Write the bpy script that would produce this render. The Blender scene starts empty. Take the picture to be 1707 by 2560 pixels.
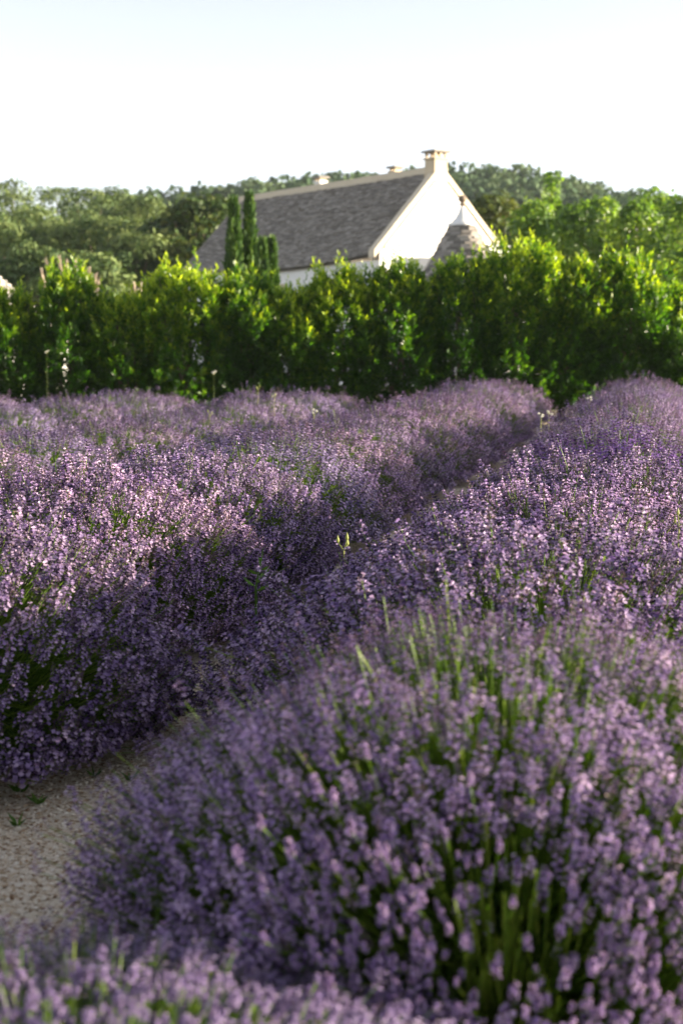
import bpy, math, random
import numpy as np
from mathutils import Vector, Matrix

random.seed(7)
rng = np.random.default_rng(7)
SC = bpy.context.scene
COL = SC.collection
PI = math.pi

# ------------------------------------------------------------------ camera, sky, sun, exposure
CAM_H, TILT, FPX = 1.3, math.radians(6.9), 3556.0
cd = bpy.data.cameras.new('camera'); cam = bpy.data.objects.new('camera', cd); COL.objects.link(cam)
cam.location = (0, 0, CAM_H); cam.rotation_euler = (PI / 2 - TILT, 0, 0)
cd.sensor_fit = 'VERTICAL'; cd.sensor_height = 36; cd.sensor_width = 24; cd.lens = 50
cd.clip_start = 0.05; cd.clip_end = 3000
cd.dof.use_dof = True; cd.dof.focus_distance = 6.1; cd.dof.aperture_fstop = 3.1; cd.dof.aperture_blades = 9
SC.camera = cam

SUN_EL, SUN_AZ = math.radians(9.0), math.radians(87.0)     # azimuth clockwise from +Y (the view direction)
w = bpy.data.worlds.new('World'); SC.world = w; w.use_nodes = True
nt = w.node_tree; nt.nodes.clear()
sky = nt.nodes.new('ShaderNodeTexSky'); sky.sky_type = 'NISHITA'; sky.sun_disc = False
sky.sun_elevation = SUN_EL; sky.sun_rotation = SUN_AZ; sky.air_density = 0.62; sky.dust_density = 0.3; sky.ozone_density = 0.0
bg = nt.nodes.new('ShaderNodeBackground'); bg.inputs['Strength'].default_value = 0.087
wo = nt.nodes.new('ShaderNodeOutputWorld')
wb = nt.nodes.new('ShaderNodeMix'); wb.data_type = 'RGBA'; wb.blend_type = 'MULTIPLY'; wb.inputs[0].default_value = 1
wb.inputs[7].default_value = (0.965, 0.965, 1.01, 1)          # white balance of the sky light
hz = nt.nodes.new('ShaderNodeHueSaturation'); hz.inputs['Saturation'].default_value = 0.36      # milky summer haze
nt.links.new(sky.outputs[0], hz.inputs['Color']); nt.links.new(hz.outputs[0], wb.inputs[6]); nt.links.new(wb.outputs[2], bg.inputs[0]); nt.links.new(bg.outputs[0], wo.inputs[0])

sd = bpy.data.lights.new('sun', 'SUN'); sd.energy = 4.9; sd.angle = math.radians(0.53); sd.color = (1.0, 0.85, 0.66)
sun = bpy.data.objects.new('sun', sd); COL.objects.link(sun)
S = Vector((math.sin(SUN_AZ) * math.cos(SUN_EL), math.cos(SUN_AZ) * math.cos(SUN_EL), math.sin(SUN_EL)))
sun.rotation_euler = S.to_track_quat('Z', 'Y').to_euler(); sun.location = S * 60

vs = SC.view_settings
vs.view_transform = 'Standard'; vs.look = 'None'; vs.gamma = 1.0; vs.exposure = 2.1; vs.use_curve_mapping = False
SC.render.engine = 'CYCLES'
cy = SC.cycles
cy.max_bounces = 6; cy.diffuse_bounces = 3; cy.glossy_bounces = 2; cy.transmission_bounces = 4; cy.transparent_max_bounces = 4
cy.caustics_reflective = False; cy.caustics_refractive = False
cy.use_denoising = True


def at(px, py, Y):
    """world point on the sight line of a photo pixel (1707x2560) at forward distance Y"""
    cx, cyy = (px - 853.5) / FPX, (1280 - py) / FPX
    fy = math.cos(TILT) + math.sin(TILT) * cyy
    fz = -math.sin(TILT) + math.cos(TILT) * cyy
    k = Y / fy
    return np.array([cx * k, Y, CAM_H + fz * k])


# ------------------------------------------------------------------ mesh helpers
class MB:
    def __init__(self): self.v = []; self.f = {3: [], 4: []}; self.m = {3: [], 4: []}; self.t = []; self.n = 0
    def add(self, v, f, m=0, t=0.5):
        v = np.asarray(v, float).reshape(-1, 3); f = np.asarray(f, int)
        if len(v) == 0 or len(f) == 0: return
        k = f.shape[1]
        self.v.append(v); self.f[k].append(f + self.n)
        self.m[k].append(np.broadcast_to(np.asarray(m, int), (len(f),)))
        self.t.append(np.broadcast_to(np.asarray(t, float), (len(v),)))
        self.n += len(v)
    def add2(self, v, f3, f4, m3=0, m4=0, t=0.5):
        v = np.asarray(v, float).reshape(-1, 3)
        for k, f, m in ((3, f3, m3), (4, f4, m4)):
            if f is not None and len(f):
                f = np.asarray(f, int); self.f[k].append(f + self.n); self.m[k].append(np.broadcast_to(np.asarray(m, int), (len(f),)))
        self.v.append(v); self.t.append(np.broadcast_to(np.asarray(t, float), (len(v),))); self.n += len(v)
    def scatter(self, tv, tf, R, P, s=1.0, m=0, t=0.5, tt=None):
        """copies of a template (tv, tf) placed by rotation matrices R, points P, scales s"""
        tv = np.asarray(tv, float); tf = np.asarray(tf, int); N = len(P)
        if N == 0: return
        s = np.broadcast_to(np.asarray(s, float).reshape(-1, 1) if np.ndim(s) < 2 else s, (N, 3)) if np.ndim(s) else np.full((N, 3), float(s))
        V = np.einsum('nij,nkj->nki', R, tv[None] * s[:, None, :]) + P[:, None, :]
        F = tf[None] + (np.arange(N) * len(tv))[:, None, None]
        T = np.broadcast_to(np.asarray(t, float).reshape(-1, 1) if np.ndim(t) else np.full((N, 1), float(t)), (N, len(tv)))
        if tt is not None: T = T + np.asarray(tt)[None]
        M = np.broadcast_to(np.asarray(m, int), (len(tf),)) if np.ndim(m) or True else m
        self.add(V.reshape(-1, 3), F.reshape(-1, tf.shape[1]), np.tile(M, N), T.reshape(-1))
    def mesh(self, name, mats, smooth=False, off=None):
        V = np.concatenate(self.v) if self.v else np.zeros((0, 3))
        if off is not None: V = V - np.asarray(off)[None]
        F3 = np.concatenate(self.f[3]) if self.f[3] else np.zeros((0, 3), int)
        F4 = np.concatenate(self.f[4]) if self.f[4] else np.zeros((0, 4), int)
        M = np.concatenate(self.m[3] + self.m[4]) if (self.m[3] or self.m[4]) else np.zeros(0, int)
        me = bpy.data.meshes.new(name)
        me.vertices.add(len(V)); me.vertices.foreach_set('co', V.astype(np.float32).ravel())
        loops = np.concatenate([F3.ravel(), F4.ravel()])
        tot = np.concatenate([np.full(len(F3), 3), np.full(len(F4), 4)])
        me.loops.add(len(loops)); me.loops.foreach_set('vertex_index', loops.astype(np.int32))
        me.polygons.add(len(tot))
        st = np.concatenate([[0], np.cumsum(tot)[:-1]]) if len(tot) else np.zeros(0)
        me.polygons.foreach_set('loop_start', st.astype(np.int32))
        me.polygons.foreach_set('material_index', M.astype(np.int32))
        me.polygons.foreach_set('use_smooth', np.full(len(tot), bool(smooth)))
        for m in mats: me.materials.append(m)
        a = me.attributes.new('tint', 'FLOAT', 'POINT')
        a.data.foreach_set('value', np.concatenate(self.t).astype(np.float32))
        me.update(calc_edges=True); me.validate()
        return me
    def build(self, name, mats, parent=None, smooth=False, loc=None, kind=None):
        if not isinstance(mats, (list, tuple)): mats = [mats]
        off = np.array(parent.location) if parent is not None else (np.array(loc) if loc is not None else None)
        o = link(name, self.mesh(name, mats, smooth, off), parent)
        if parent is None and loc is not None: o.location = loc
        if kind: o['kind'] = kind
        return o


def link(name, data, parent=None):
    o = bpy.data.objects.new(name, data); COL.objects.link(o)
    if parent is not None: o.parent = parent
    return o


def sub(name, mb, mats, part, root, smooth=False):
    """a sub-part: child of a part that itself sits at the origin of its thing"""
    me = mb.mesh(name, mats if isinstance(mats, (list, tuple)) else [mats], smooth, np.array(root.location))
    return link(name, me, part)


def tag(o, label=None, cat=None, group=None, kind=None):
    if label: o['label'] = label
    if cat: o['category'] = cat
    if group: o['group'] = group
    if kind: o['kind'] = kind
    return o


def thing(name, loc, label, cat, group=None):
    o = bpy.data.objects.new(name, None); COL.objects.link(o); o.location = tuple(float(x) for x in loc)
    o.empty_display_size = 0.2
    return tag(o, label, cat, group)


def unit(v): return v / (np.linalg.norm(v, axis=-1, keepdims=True) + 1e-9)


def frames(d, roll=None, g=None):
    """rotation matrices whose local Z is d, with a random or given roll"""
    g = g or rng
    d = unit(np.asarray(d, float)); n = len(d)
    ref = np.where(np.abs(d[:, 2:3]) < 0.95, np.array([[0, 0, 1.0]]), np.array([[1.0, 0, 0]]))
    x = unit(np.cross(ref, d)); y = np.cross(d, x)
    if roll is None: roll = g.uniform(0, 2 * PI, n)
    c, s = np.cos(roll)[:, None], np.sin(roll)[:, None]
    return np.stack([x * c + y * s, -x * s + y * c, d], axis=-1)


def tube(mb, pts, rad, k=6, m=0, t=0.5, cap=True):
    pts = np.asarray(pts, float); rad = np.broadcast_to(np.asarray(rad, float), (len(pts),))
    d = np.gradient(pts, axis=0); fr = frames(d, np.zeros(len(pts)))
    a = np.arange(k) * 2 * PI / k
    ring = np.stack([np.cos(a), np.sin(a), 0 * a], -1)
    V = np.einsum('nij,kj->nki', fr, ring) * rad[:, None, None] + pts[:, None]
    n = len(pts); i = np.arange(n - 1)[:, None] * k; j = np.arange(k)[None]; jn = (j + 1) % k
    F = np.stack([i + j, i + jn, i + k + jn, i + k + j], -1).reshape(-1, 4)
    f3 = []
    V = V.reshape(-1, 3)
    if cap:
        V = np.concatenate([V, pts[-1:]]); b = (n - 1) * k
        f3 = [(b + q, b + (q + 1) % k, n * k) for q in range(k)]
    mb.add2(V, np.array(f3) if f3 else None, F, m, m, t)


def box8(mb, c, m=0, t=0.5):
    """c: 8 corners, bottom ring then top ring (counter-clockwise seen from above)"""
    F = [(3, 2, 1, 0), (4, 5, 6, 7), (0, 1, 5, 4), (1, 2, 6, 5), (2, 3, 7, 6), (3, 0, 4, 7)]
    mb.add(c, F, m, t)


def lathe(mb, c, prof, k=24, m=0, t=0.5, wob=0.0):
    """prof: (r, z) pairs from bottom to top, z absolute"""
    prof = np.asarray(prof, float); n = len(prof); a = np.arange(k) * 2 * PI / k
    r = prof[:, 0][:, None] * (1 + wob * rng.normal(size=(n, k)))
    V = np.stack([c[0] + r * np.cos(a), c[1] + r * np.sin(a), np.broadcast_to(prof[:, 1][:, None], (n, k))], -1).reshape(-1, 3)
    i = np.arange(n - 1)[:, None] * k; j = np.arange(k)[None]; jn = (j + 1) % k
    F = np.stack([i + j, i + jn, i + k + jn, i + k + j], -1).reshape(-1, 4)
    mb.add(V, F, m, t)


# ------------------------------------------------------------------ materials
def mat(name):
    m = bpy.data.materials.new(name); m.use_nodes = True; m.node_tree.nodes.clear()
    return m, m.node_tree.nodes, m.node_tree.links


def ramp(N, stops):
    r = N.new('ShaderNodeValToRGB'); e = r.color_ramp.elements
    while len(e) < len(stops): e.new(0.5)
    for i, (p, c) in enumerate(stops):
        e[i].position = p; e[i].color = (*c, 1)
    return r


def leaf_mat(name, stops, transl=0.35, tcol=(1.25, 1.2, 0.6), rough=0.5, spec=0.3, use_object_colour=False):
    m, N, L = mat(name)
    at_ = N.new('ShaderNodeAttribute'); at_.attribute_name = 'tint'
    r = ramp(N, stops); L.new(at_.outputs['Fac'], r.inputs[0])
    col = r.outputs[0]
    if use_object_colour:
        oi = N.new('ShaderNodeObjectInfo')
        mx = N.new('ShaderNodeMix'); mx.data_type = 'RGBA'; mx.blend_type = 'MULTIPLY'; mx.inputs[0].default_value = 1
        L.new(col, mx.inputs[6]); L.new(oi.outputs['Color'], mx.inputs[7]); col = mx.outputs[2]
    p = N.new('ShaderNodeBsdfPrincipled'); p.inputs['Roughness'].default_value = rough
    p.inputs['Specular IOR Level'].default_value = spec
    L.new(col, p.inputs['Base Color'])
    tr = N.new('ShaderNodeBsdfTranslucent')
    mt = N.new('ShaderNodeMix'); mt.data_type = 'RGBA'; mt.blend_type = 'MULTIPLY'; mt.inputs[0].default_value = 1
    mt.inputs[7].default_value = (*tcol, 1); mt.clamp_result = False
    L.new(col, mt.inputs[6]); L.new(mt.outputs[2], tr.inputs[0])
    ms = N.new('ShaderNodeMixShader'); ms.inputs[0].default_value = transl
    L.new(p.outputs[0], ms.inputs[1]); L.new(tr.outputs[0], ms.inputs[2])
    o = N.new('ShaderNodeOutputMaterial'); L.new(ms.outputs[0], o.inputs[0])
    return m


def solid_mat(name, stops, rough=0.85, nscale=6.0, nmix=0.5, bump=0.0, bscale=40.0, spec=0.2):
    """colour from tint plus noise, with fine relief"""
    m, N, L = mat(name)
    at_ = N.new('ShaderNodeAttribute'); at_.attribute_name = 'tint'
    tc = N.new('ShaderNodeTexCoord')
    no = N.new('ShaderNodeTexNoise'); no.inputs['Scale'].default_value = nscale; no.inputs['Detail'].default_value = 6
    L.new(tc.outputs['Object'], no.inputs['Vector'])
    ma = N.new('ShaderNodeMath'); ma.operation = 'SUBTRACT'; ma.inputs[1].default_value = 0.5; L.new(no.outputs[0], ma.inputs[0])
    mb_ = N.new('ShaderNodeMath'); mb_.operation = 'MULTIPLY_ADD'; mb_.inputs[1].default_value = nmix * 2
    L.new(ma.outputs[0], mb_.inputs[0]); L.new(at_.outputs['Fac'], mb_.inputs[2])
    r = ramp(N, stops); L.new(mb_.outputs[0], r.inputs[0])
    p = N.new('ShaderNodeBsdfPrincipled'); p.inputs['Roughness'].default_value = rough; p.inputs['Specular IOR Level'].default_value = spec
    L.new(r.outputs[0], p.inputs['Base Color'])
    if bump:
        n2 = N.new('ShaderNodeTexNoise'); n2.inputs['Scale'].default_value = bscale; n2.inputs['Detail'].default_value = 5
        L.new(tc.outputs['Object'], n2.inputs['Vector'])
        b = N.new('ShaderNodeBump'); b.inputs['Strength'].default_value = bump; b.inputs['Distance'].default_value = 0.02
        L.new(n2.outputs[0], b.inputs['Height']); L.new(b.outputs[0], p.inputs['Normal'])
    o = N.new('ShaderNodeOutputMaterial'); L.new(p.outputs[0], o.inputs[0])
    return m


M = {}
M['petal'] = leaf_mat('lavender_petal', [(0, (0.17, 0.11, 0.27)), (0.5, (0.335, 0.245, 0.43)), (1, (0.53, 0.41, 0.57))], 0.30, (1.1, 0.95, 1.05), 0.6, 0.15, True)
M['calyx'] = leaf_mat('lavender_calyx', [(0, (0.028, 0.020, 0.045)), (0.5, (0.095, 0.066, 0.12)), (1, (0.18, 0.13, 0.12))], 0.18, (1.1, 1, 1), 0.65, 0.15, True)
M['stem'] = leaf_mat('lavender_stem', [(0, (0.05, 0.11, 0.018)), (0.6, (0.17, 0.29, 0.03)), (1, (0.33, 0.42, 0.06))], 0.45, (1.2, 1.25, 0.6), 0.5, 0.3)
M['lavleaf'] = leaf_mat('lavender_leaf', [(0, (0.04, 0.09, 0.02)), (1, (0.11, 0.20, 0.04))], 0.30, (1.2, 1.3, 0.5), 0.6, 0.2)
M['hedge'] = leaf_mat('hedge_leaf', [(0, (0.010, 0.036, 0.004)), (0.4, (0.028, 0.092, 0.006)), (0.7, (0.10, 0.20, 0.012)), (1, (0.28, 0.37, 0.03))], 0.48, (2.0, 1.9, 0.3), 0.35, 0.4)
M['pine'] = leaf_mat('pine_needles', [(0, (0.045, 0.085, 0.028)), (0.5, (0.11, 0.165, 0.05)), (1, (0.20, 0.25, 0.08))], 0.2, (1.2, 1.2, 0.6), 0.6, 0.2)
M['oak'] = leaf_mat('oak_leaf', [(0, (0.024, 0.055, 0.016)), (0.6, (0.055, 0.098, 0.02)), (1, (0.11, 0.13, 0.03))], 0.25, (1.4, 1.3, 0.5), 0.5, 0.25)
M['oaklight'] = leaf_mat('light_oak_leaf', [(0, (0.05, 0.08, 0.016)), (0.6, (0.11, 0.14, 0.022)), (1, (0.19, 0.19, 0.035))], 0.3, (1.5, 1.4, 0.5), 0.5, 0.25)
M['cypress'] = leaf_mat('cypress_spray', [(0, (0.025, 0.06, 0.016)), (0.5, (0.05, 0.11, 0.022)), (1, (0.11, 0.18, 0.035))], 0.22, (1.4, 1.4, 0.5), 0.6, 0.2)
M['poplar'] = leaf_mat('poplar_leaf', [(0, (0.06, 0.12, 0.022)), (0.5, (0.13, 0.23, 0.04)), (1, (0.28, 0.38, 0.08))], 0.45, (1.7, 1.7, 0.5), 0.35, 0.45)
M['hillwood'] = leaf_mat('hill_forest_leaf', [(0, (0.052, 0.095, 0.045)), (0.5, (0.085, 0.14, 0.065)), (1, (0.14, 0.19, 0.09))], 0.15, (1.2, 1.2, 0.7), 0.7, 0.1)
M['plume'] = leaf_mat('plume', [(0, (0.46, 0.38, 0.28)), (1, (0.64, 0.56, 0.45))], 0.3, (1.0, 1, 0.95), 0.8, 0.1)
M['strap'] = leaf_mat('strap_leaf', [(0, (0.07, 0.12, 0.03)), (1, (0.2, 0.25, 0.08))], 0.3, (1.3, 1.3, 0.6), 0.5, 0.3)
M['weed'] = leaf_mat('weed_green', [(0, (0.12, 0.2, 0.04)), (0.6, (0.28, 0.34, 0.08)), (1, (0.42, 0.42, 0.16))], 0.3, (1.2, 1.2, 0.6), 0.5, 0.3)
M['seedling'] = leaf_mat('seedling_green', [(0, (0.06, 0.14, 0.02)), (1, (0.14, 0.26, 0.04))], 0.3, (1.2, 1.2, 0.6), 0.5, 0.3)
M['white_petal'] = leaf_mat('white_petal', [(0, (0.7, 0.68, 0.55)), (1, (0.85, 0.85, 0.8))], 0.35, (1, 1, 1), 0.6, 0.2)
M['bark'] = solid_mat('bark', [(0, (0.06, 0.045, 0.03)), (1, (0.2, 0.16, 0.11))], 0.9, 8, 0.5, 0.6, 30)
M['plaster'] = solid_mat('white_plaster', [(0, (0.66, 0.64, 0.59)), (0.5, (0.79, 0.78, 0.75)), (1, (0.83, 0.83, 0.82))], 0.9, 1.6, 0.35, 0.25, 9)
M['roofstone'] = solid_mat('grey_roof_stone', [(0, (0.14, 0.128, 0.112)), (0.5, (0.245, 0.225, 0.20)), (1, (0.40, 0.37, 0.33))], 0.9, 5, 0.25, 0.4, 35)
M['limestone'] = solid_mat('cream_limestone', [(0, (0.42, 0.33, 0.22)), (0.5, (0.58, 0.48, 0.34)), (1, (0.68, 0.60, 0.47))], 0.9, 4, 0.4, 0.35, 25)
M['coping'] = solid_mat('coping_limestone', [(0, (0.54, 0.46, 0.34)), (1, (0.68, 0.60, 0.47))], 0.9, 7, 0.25, 0.3, 25)
M['darkstone'] = solid_mat('weathered_stone', [(0, (0.13, 0.10, 0.075)), (1, (0.3, 0.24, 0.18))], 0.9, 9, 0.5, 0.4, 30)
M['slate'] = solid_mat('grey_cap_slab', [(0, (0.2, 0.19, 0.17)), (1, (0.36, 0.34, 0.3))], 0.9, 9, 0.4, 0.3, 30)
M['pebble'] = solid_mat('pebble', [(0, (0.22, 0.13, 0.07)), (0.18, (0.48, 0.34, 0.21)), (0.4, (0.70, 0.60, 0.46)), (1, (0.84, 0.78, 0.66))], 0.8, 60, 0.12)
M['glass'] = solid_mat('dark_window_glass', [(0, (0.03, 0.035, 0.04)), (1, (0.06, 0.065, 0.07))], 0.15, 3, 0.3, spec=0.5)


def gravel_mat():
    m, N, L = mat('gravel')
    tc = N.new('ShaderNodeTexCoord')
    vo = N.new('ShaderNodeTexVoronoi'); vo.inputs['Scale'].default_value = 95
    L.new(tc.outputs['Object'], vo.inputs['Vector'])
    sx = N.new('ShaderNodeSeparateColor'); L.new(vo.outputs['Color'], sx.inputs[0])
    r = ramp(N, [(0, (0.24, 0.15, 0.08)), (0.15, (0.48, 0.35, 0.22)), (0.4, (0.70, 0.59, 0.44)), (1, (0.82, 0.75, 0.62))])
    L.new(sx.outputs[0], r.inputs[0])
    no = N.new('ShaderNodeTexNoise'); no.inputs['Scale'].default_value = 1.7; L.new(tc.outputs['Object'], no.inputs['Vector'])
    r2 = ramp(N, [(0.3, (0.8, 0.76, 0.7)), (0.7, (1, 1, 1))]); L.new(no.outputs[0], r2.inputs[0])
    mx = N.new('ShaderNodeMix'); mx.data_type = 'RGBA'; mx.blend_type = 'MULTIPLY'; mx.inputs[0].default_value = 1
    L.new(r.outputs[0], mx.inputs[6]); L.new(r2.outputs[0], mx.inputs[7])
    p = N.new('ShaderNodeBsdfPrincipled'); p.inputs['Roughness'].default_value = 0.9
    L.new(mx.outputs[2], p.inputs['Base Color'])
    b = N.new('ShaderNodeBump'); b.inputs['Strength'].default_value = 0.8; b.inputs['Distance'].default_value = 0.01; b.invert = True
    L.new(vo.outputs['Distance'], b.inputs['Height']); L.new(b.outputs[0], p.inputs['Normal'])
    o = N.new('ShaderNodeOutputMaterial'); L.new(p.outputs[0], o.inputs[0])
    return m


M['gravel'] = gravel_mat()
M['earth'] = solid_mat('dry_grass_earth', [(0, (0.10, 0.09, 0.04)), (0.5, (0.17, 0.15, 0.07)), (1, (0.27, 0.23, 0.12))], 0.95, 0.6, 0.6, 0.5, 6)
M['hillsoil'] = solid_mat('hill_scrub', [(0, (0.05, 0.075, 0.035)), (0.5, (0.075, 0.10, 0.045)), (1, (0.12, 0.13, 0.07))], 0.95, 0.08, 0.7, 0.4, 1)

# ------------------------------------------------------------------ setting: ground, path, hill
g = MB(); n = 60
xs = np.linspace(-900, 900, n); ys = np.linspace(-400, 1400, n)
X, Yg = np.meshgrid(xs, ys)
V = np.stack([X, Yg, np.zeros_like(X)], -1).reshape(-1, 3)
idx = np.arange(n * n).reshape(n, n)
F = np.stack([idx[:-1, :-1], idx[:-1, 1:], idx[1:, 1:], idx[1:, :-1]], -1).reshape(-1, 4)
g.add(V, F); o = g.build('ground', M['earth'], loc=(0, 0, 0)); tag(o, kind='structure')

ROW = np.array([math.sin(math.radians(12.84)), math.cos(math.radians(12.84))])   # direction of the rows
SL = 0.228


def rowpt(d0, Y): return np.array([d0 + SL * Y, Y])


g = MB()
c = [rowpt(-16, -8), rowpt(10, -8), rowpt(10, 24.4), rowpt(-16, 20)]
g.add([(p[0], p[1], 0.004) for p in c], [(0, 1, 2, 3)]); o = g.build('gravel_path', M['gravel'], loc=(0, 0, 0)); tag(o, kind='structure')

# pebbles on the path that can be seen, between the two front rows
def pebbles():
    oct_v = np.array([(1, 0, 0), (0, 1, 0), (-1, 0, 0), (0, -1, 0), (0, 0, 0.8), (0.1, 0.1, -0.6)])
    oct_f = np.array([(0, 1, 4), (1, 2, 4), (2, 3, 4), (3, 0, 4), (1, 0, 5), (2, 1, 5), (3, 2, 5), (0, 3, 5)])
    mb = MB()
    Yq = 3.0 + 7.5 * rng.uniform(0, 1, 16000) ** 1.5
    d = rng.uniform(-2.1, -0.9, len(Yq))
    P = np.stack([d + SL * Yq, Yq, np.full(len(Yq), 0.006)], -1)
    s = rng.uniform(0.003, 0.0075, len(Yq))
    s3 = np.stack([s * rng.uniform(0.8, 1.5, len(s)), s, s * rng.uniform(0.5, 0.9, len(s))], -1)
    R = frames(np.stack([rng.normal(0, 0.3, len(s)), rng.normal(0, 0.3, len(s)), np.ones(len(s))], -1))
    mb.scatter(oct_v, oct_f, R, P, s3, 0, rng.uniform(0, 1, len(s)))
    o = mb.build('gravel', M['pebble'], loc=(0, 0, 0)); tag(o, 'small cream and brown stones loose on the path', 'gravel', kind='stuff')


pebbles()

# ------------------------------------------------------------------ leaf templates
LEAF_V = np.array([(0, 0, 0), (-0.5, 0.07, 0.42), (0, 0, 1.0), (0.5, 0.07, 0.42), (0, -0.04, 0.45)])
LEAF_F = np.array([(0, 4, 1), (4, 2, 1), (0, 3, 4), (4, 3, 2)])
DIAM_V = np.array([(0, 0, 0), (-0.5, 0.06, 0.45), (0, -0.02, 1.0), (0.5, 0.06, 0.45)])
DIAM_F = np.array([(0, 2, 1), (0, 3, 2)])
BLADE_V = np.array([(-0.5, 0, 0), (0.5, 0, 0), (0.35, 0, 0.6), (-0.35, 0, 0.6), (0, 0.0, 1.0)])


def sphere_dirs(n, g=None):
    g = g or rng
    v = g.normal(size=(n, 3)); return unit(v)


# ------------------------------------------------------------------ hill with its far wood
def profile(px):
    pts = [(-700, 680), (-200, 620), (100, 580), (280, 530), (345, 495), (420, 490), (520, 480), (600, 470), (700, 462), (850, 452), (1000, 446), (1130, 436), (1215, 438), (1300, 440), (1380, 462), (1470, 482), (1560, 500), (1640, 520), (1800, 560), (2200, 640), (2600, 700)]
    return np.interp(px, [p[0] for p in pts], [p[1] for p in pts])


def hill_z(x, y):
    px = x / 230 * FPX + 853.5
    top = (794 - profile(px) - 6 * np.clip((700 - px) / 150, 0, 1)) / FPX * 230 + 1.3
    s = np.clip((y - 110) / 120.0, 0, 1); s = s * s * (3 - 2 * s)
    back = np.clip((y - 240) / 220.0, 0, 1)
    return np.maximum(top, 0) * s * (1 - back) - 0.4


g = MB(); nx, ny = 90, 46
xs = np.linspace(-240, 240, nx); ys = np.linspace(100, 460, ny)
X, Yg = np.meshgrid(xs, ys); Z = hill_z(X, Yg)
idx = np.arange(nx * ny).reshape(ny, nx)
F = np.stack([idx[:-1, :-1], idx[:-1, 1:], idx[1:, 1:], idx[1:, :-1]], -1).reshape(-1, 4)
g.add(np.stack([X, Yg, Z], -1).reshape(-1, 3), F); o = g.build('hill', M['hillsoil'], smooth=True, loc=(0, 0, 0)); tag(o, kind='structure')


def far_wood():
    mb = MB(); G = np.random.default_rng(5)
    P = []
    for k in range(1150):
        y = 128 + 112 * G.uniform() ** 0.8
        x = G.uniform(-0.27, 0.27) * y * 1.1
        P.append((x, y))
    P = np.array(P)
    for (x, y) in P:
        z = float(hill_z(np.array(x), np.array(y)))
        r = G.uniform(1.3, 2.7); h = r * G.uniform(0.8, 1.25)
        nl = 62
        d = sphere_dirs(nl, G); d[:, 2] = np.abs(d[:, 2]) * 1.0 - 0.25
        lob = 1 + 0.18 * np.sin(d[:, 0] * 5 + x) * np.cos(d[:, 1] * 5 + y)
        q = np.array([x, y, z + h * 0.75]) + d * np.array([r, r, h]) * (lob * G.uniform(0.72, 1.02, nl))[:, None]
        R = frames(unit(d + G.normal(0, 0.6, (nl, 3))), g=G)
        s = G.uniform(0.55, 1.05, nl)
        base = G.uniform(0.1, 0.85)
        mb.scatter(DIAM_V - np.array([0, 0, 0.5]), DIAM_F, R @ np.array([[1, 0, 0], [0, 0, -1], [0, 1, 0]]), q, np.stack([s * 1.1, s, s], -1), 0, np.clip(base + G.normal(0, 0.16, nl), 0, 1))
    # a dark filler under the leaves so that the soil between crowns stays leafy
    o = mb.build('far_wood', M['hillwood'], loc=(0, 0, 0)); tag(o, 'grey green evergreen wood covering the far hill', 'wood', kind='stuff')


far_wood()

# ------------------------------------------------------------------ trees
def limb_tree(name, base, H, trunk_r, clumps, mat_leaf, label, group, leaf, per, seed, squash=0.8, trunk_mat='bark', cat='tree', lift=0.35, tint=(0.15, 0.95), shoots=0):
    """tapered trunk, limbs running to each clump, crown of many leaf faces round each clump
    clumps: (dx, dy, z, r) relative to the base"""
    G = np.random.default_rng(seed)
    root = thing(name, base, label, cat, group)
    b = np.array(base, float)
    tr = MB()
    cl = np.array(clumps, float)
    topz = cl[:, 2].max() * 0.8
    pts = [b + np.array([0.05 * H * math.sin(k * 1.3 + seed), 0.05 * H * math.cos(k * 1.7 + seed), topz * k / 6]) * np.array([k / 6, k / 6, 1]) for k in range(7)]
    tube(tr, pts, np.linspace(trunk_r, trunk_r * 0.25, 7), 8)
    for (dx, dy, z, r) in clumps:
        s0 = np.clip(z * lift / topz, 0.1, 0.85) * 6; i = int(s0); a = pts[i]
        e = b + np.array([dx, dy, z]); mid = (a + e) / 2 + np.array([0, 0, -0.06 * H * 0.3])
        tube(tr, [a, mid, e], [trunk_r * 0.35, trunk_r * 0.22, trunk_r * 0.06], 5)
    tr.build('trunk', M[trunk_mat], root, True)
    mb = MB()
    for (dx, dy, z, r) in clumps:
        n = int(per * (r / cl[:, 3].mean()) ** 2)
        d = sphere_dirs(n, G)
        d[:, 2] = np.where(d[:, 2] < -0.35, -d[:, 2], d[:, 2])
        q = b + np.array([dx, dy, z]) + d * np.array([r, r, r * squash]) * (G.uniform(0.6, 1.0, n) ** 0.5 * (1 + 0.25 * G.normal(size=n) * 0.5))[:, None]
        R = frames(unit(d + np.array([0, 0, 0.15]) + G.normal(0, 0.42, (n, 3))), g=G) @ np.array([[1, 0, 0], [0, 0, -1], [0, 1, 0]])
        s = leaf[0] * G.uniform(0.65, 1.35, n)
        t0 = G.uniform(*tint)
        mb.scatter(DIAM_V - np.array([0, 0, 0.5]), DIAM_F, R, q, np.stack([s * leaf[1], s, s], -1), 0, np.clip(t0 + G.normal(0, 0.2, n), 0, 1))
    mb.build('crown', M[mat_leaf], root)
    return root


def crown_clumps(G, W, z0, z1, n, r, shape='round'):
    out = []
    for k in range(n):
        u = (k + 0.5) / n
        th = k * 2.39996
        zz = z0 + (z1 - z0) * (0.06 + 0.94 * u)
        if shape == 'round': prof = math.sqrt(max(0.06, 1 - (2 * u - 0.85) ** 2 * 0.9))
        elif shape == 'cone': prof = 1.0 - 0.75 * u
        else: prof = math.sqrt(max(0.05, 1 - u * u * 0.9))
        rr = W * prof * math.sqrt(G.uniform(0.25, 1))
        out.append((rr * math.cos(th), rr * math.sin(th), min(zz, z1 - r * 0.6), r * G.uniform(0.7, 1.25)))
    return out


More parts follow.
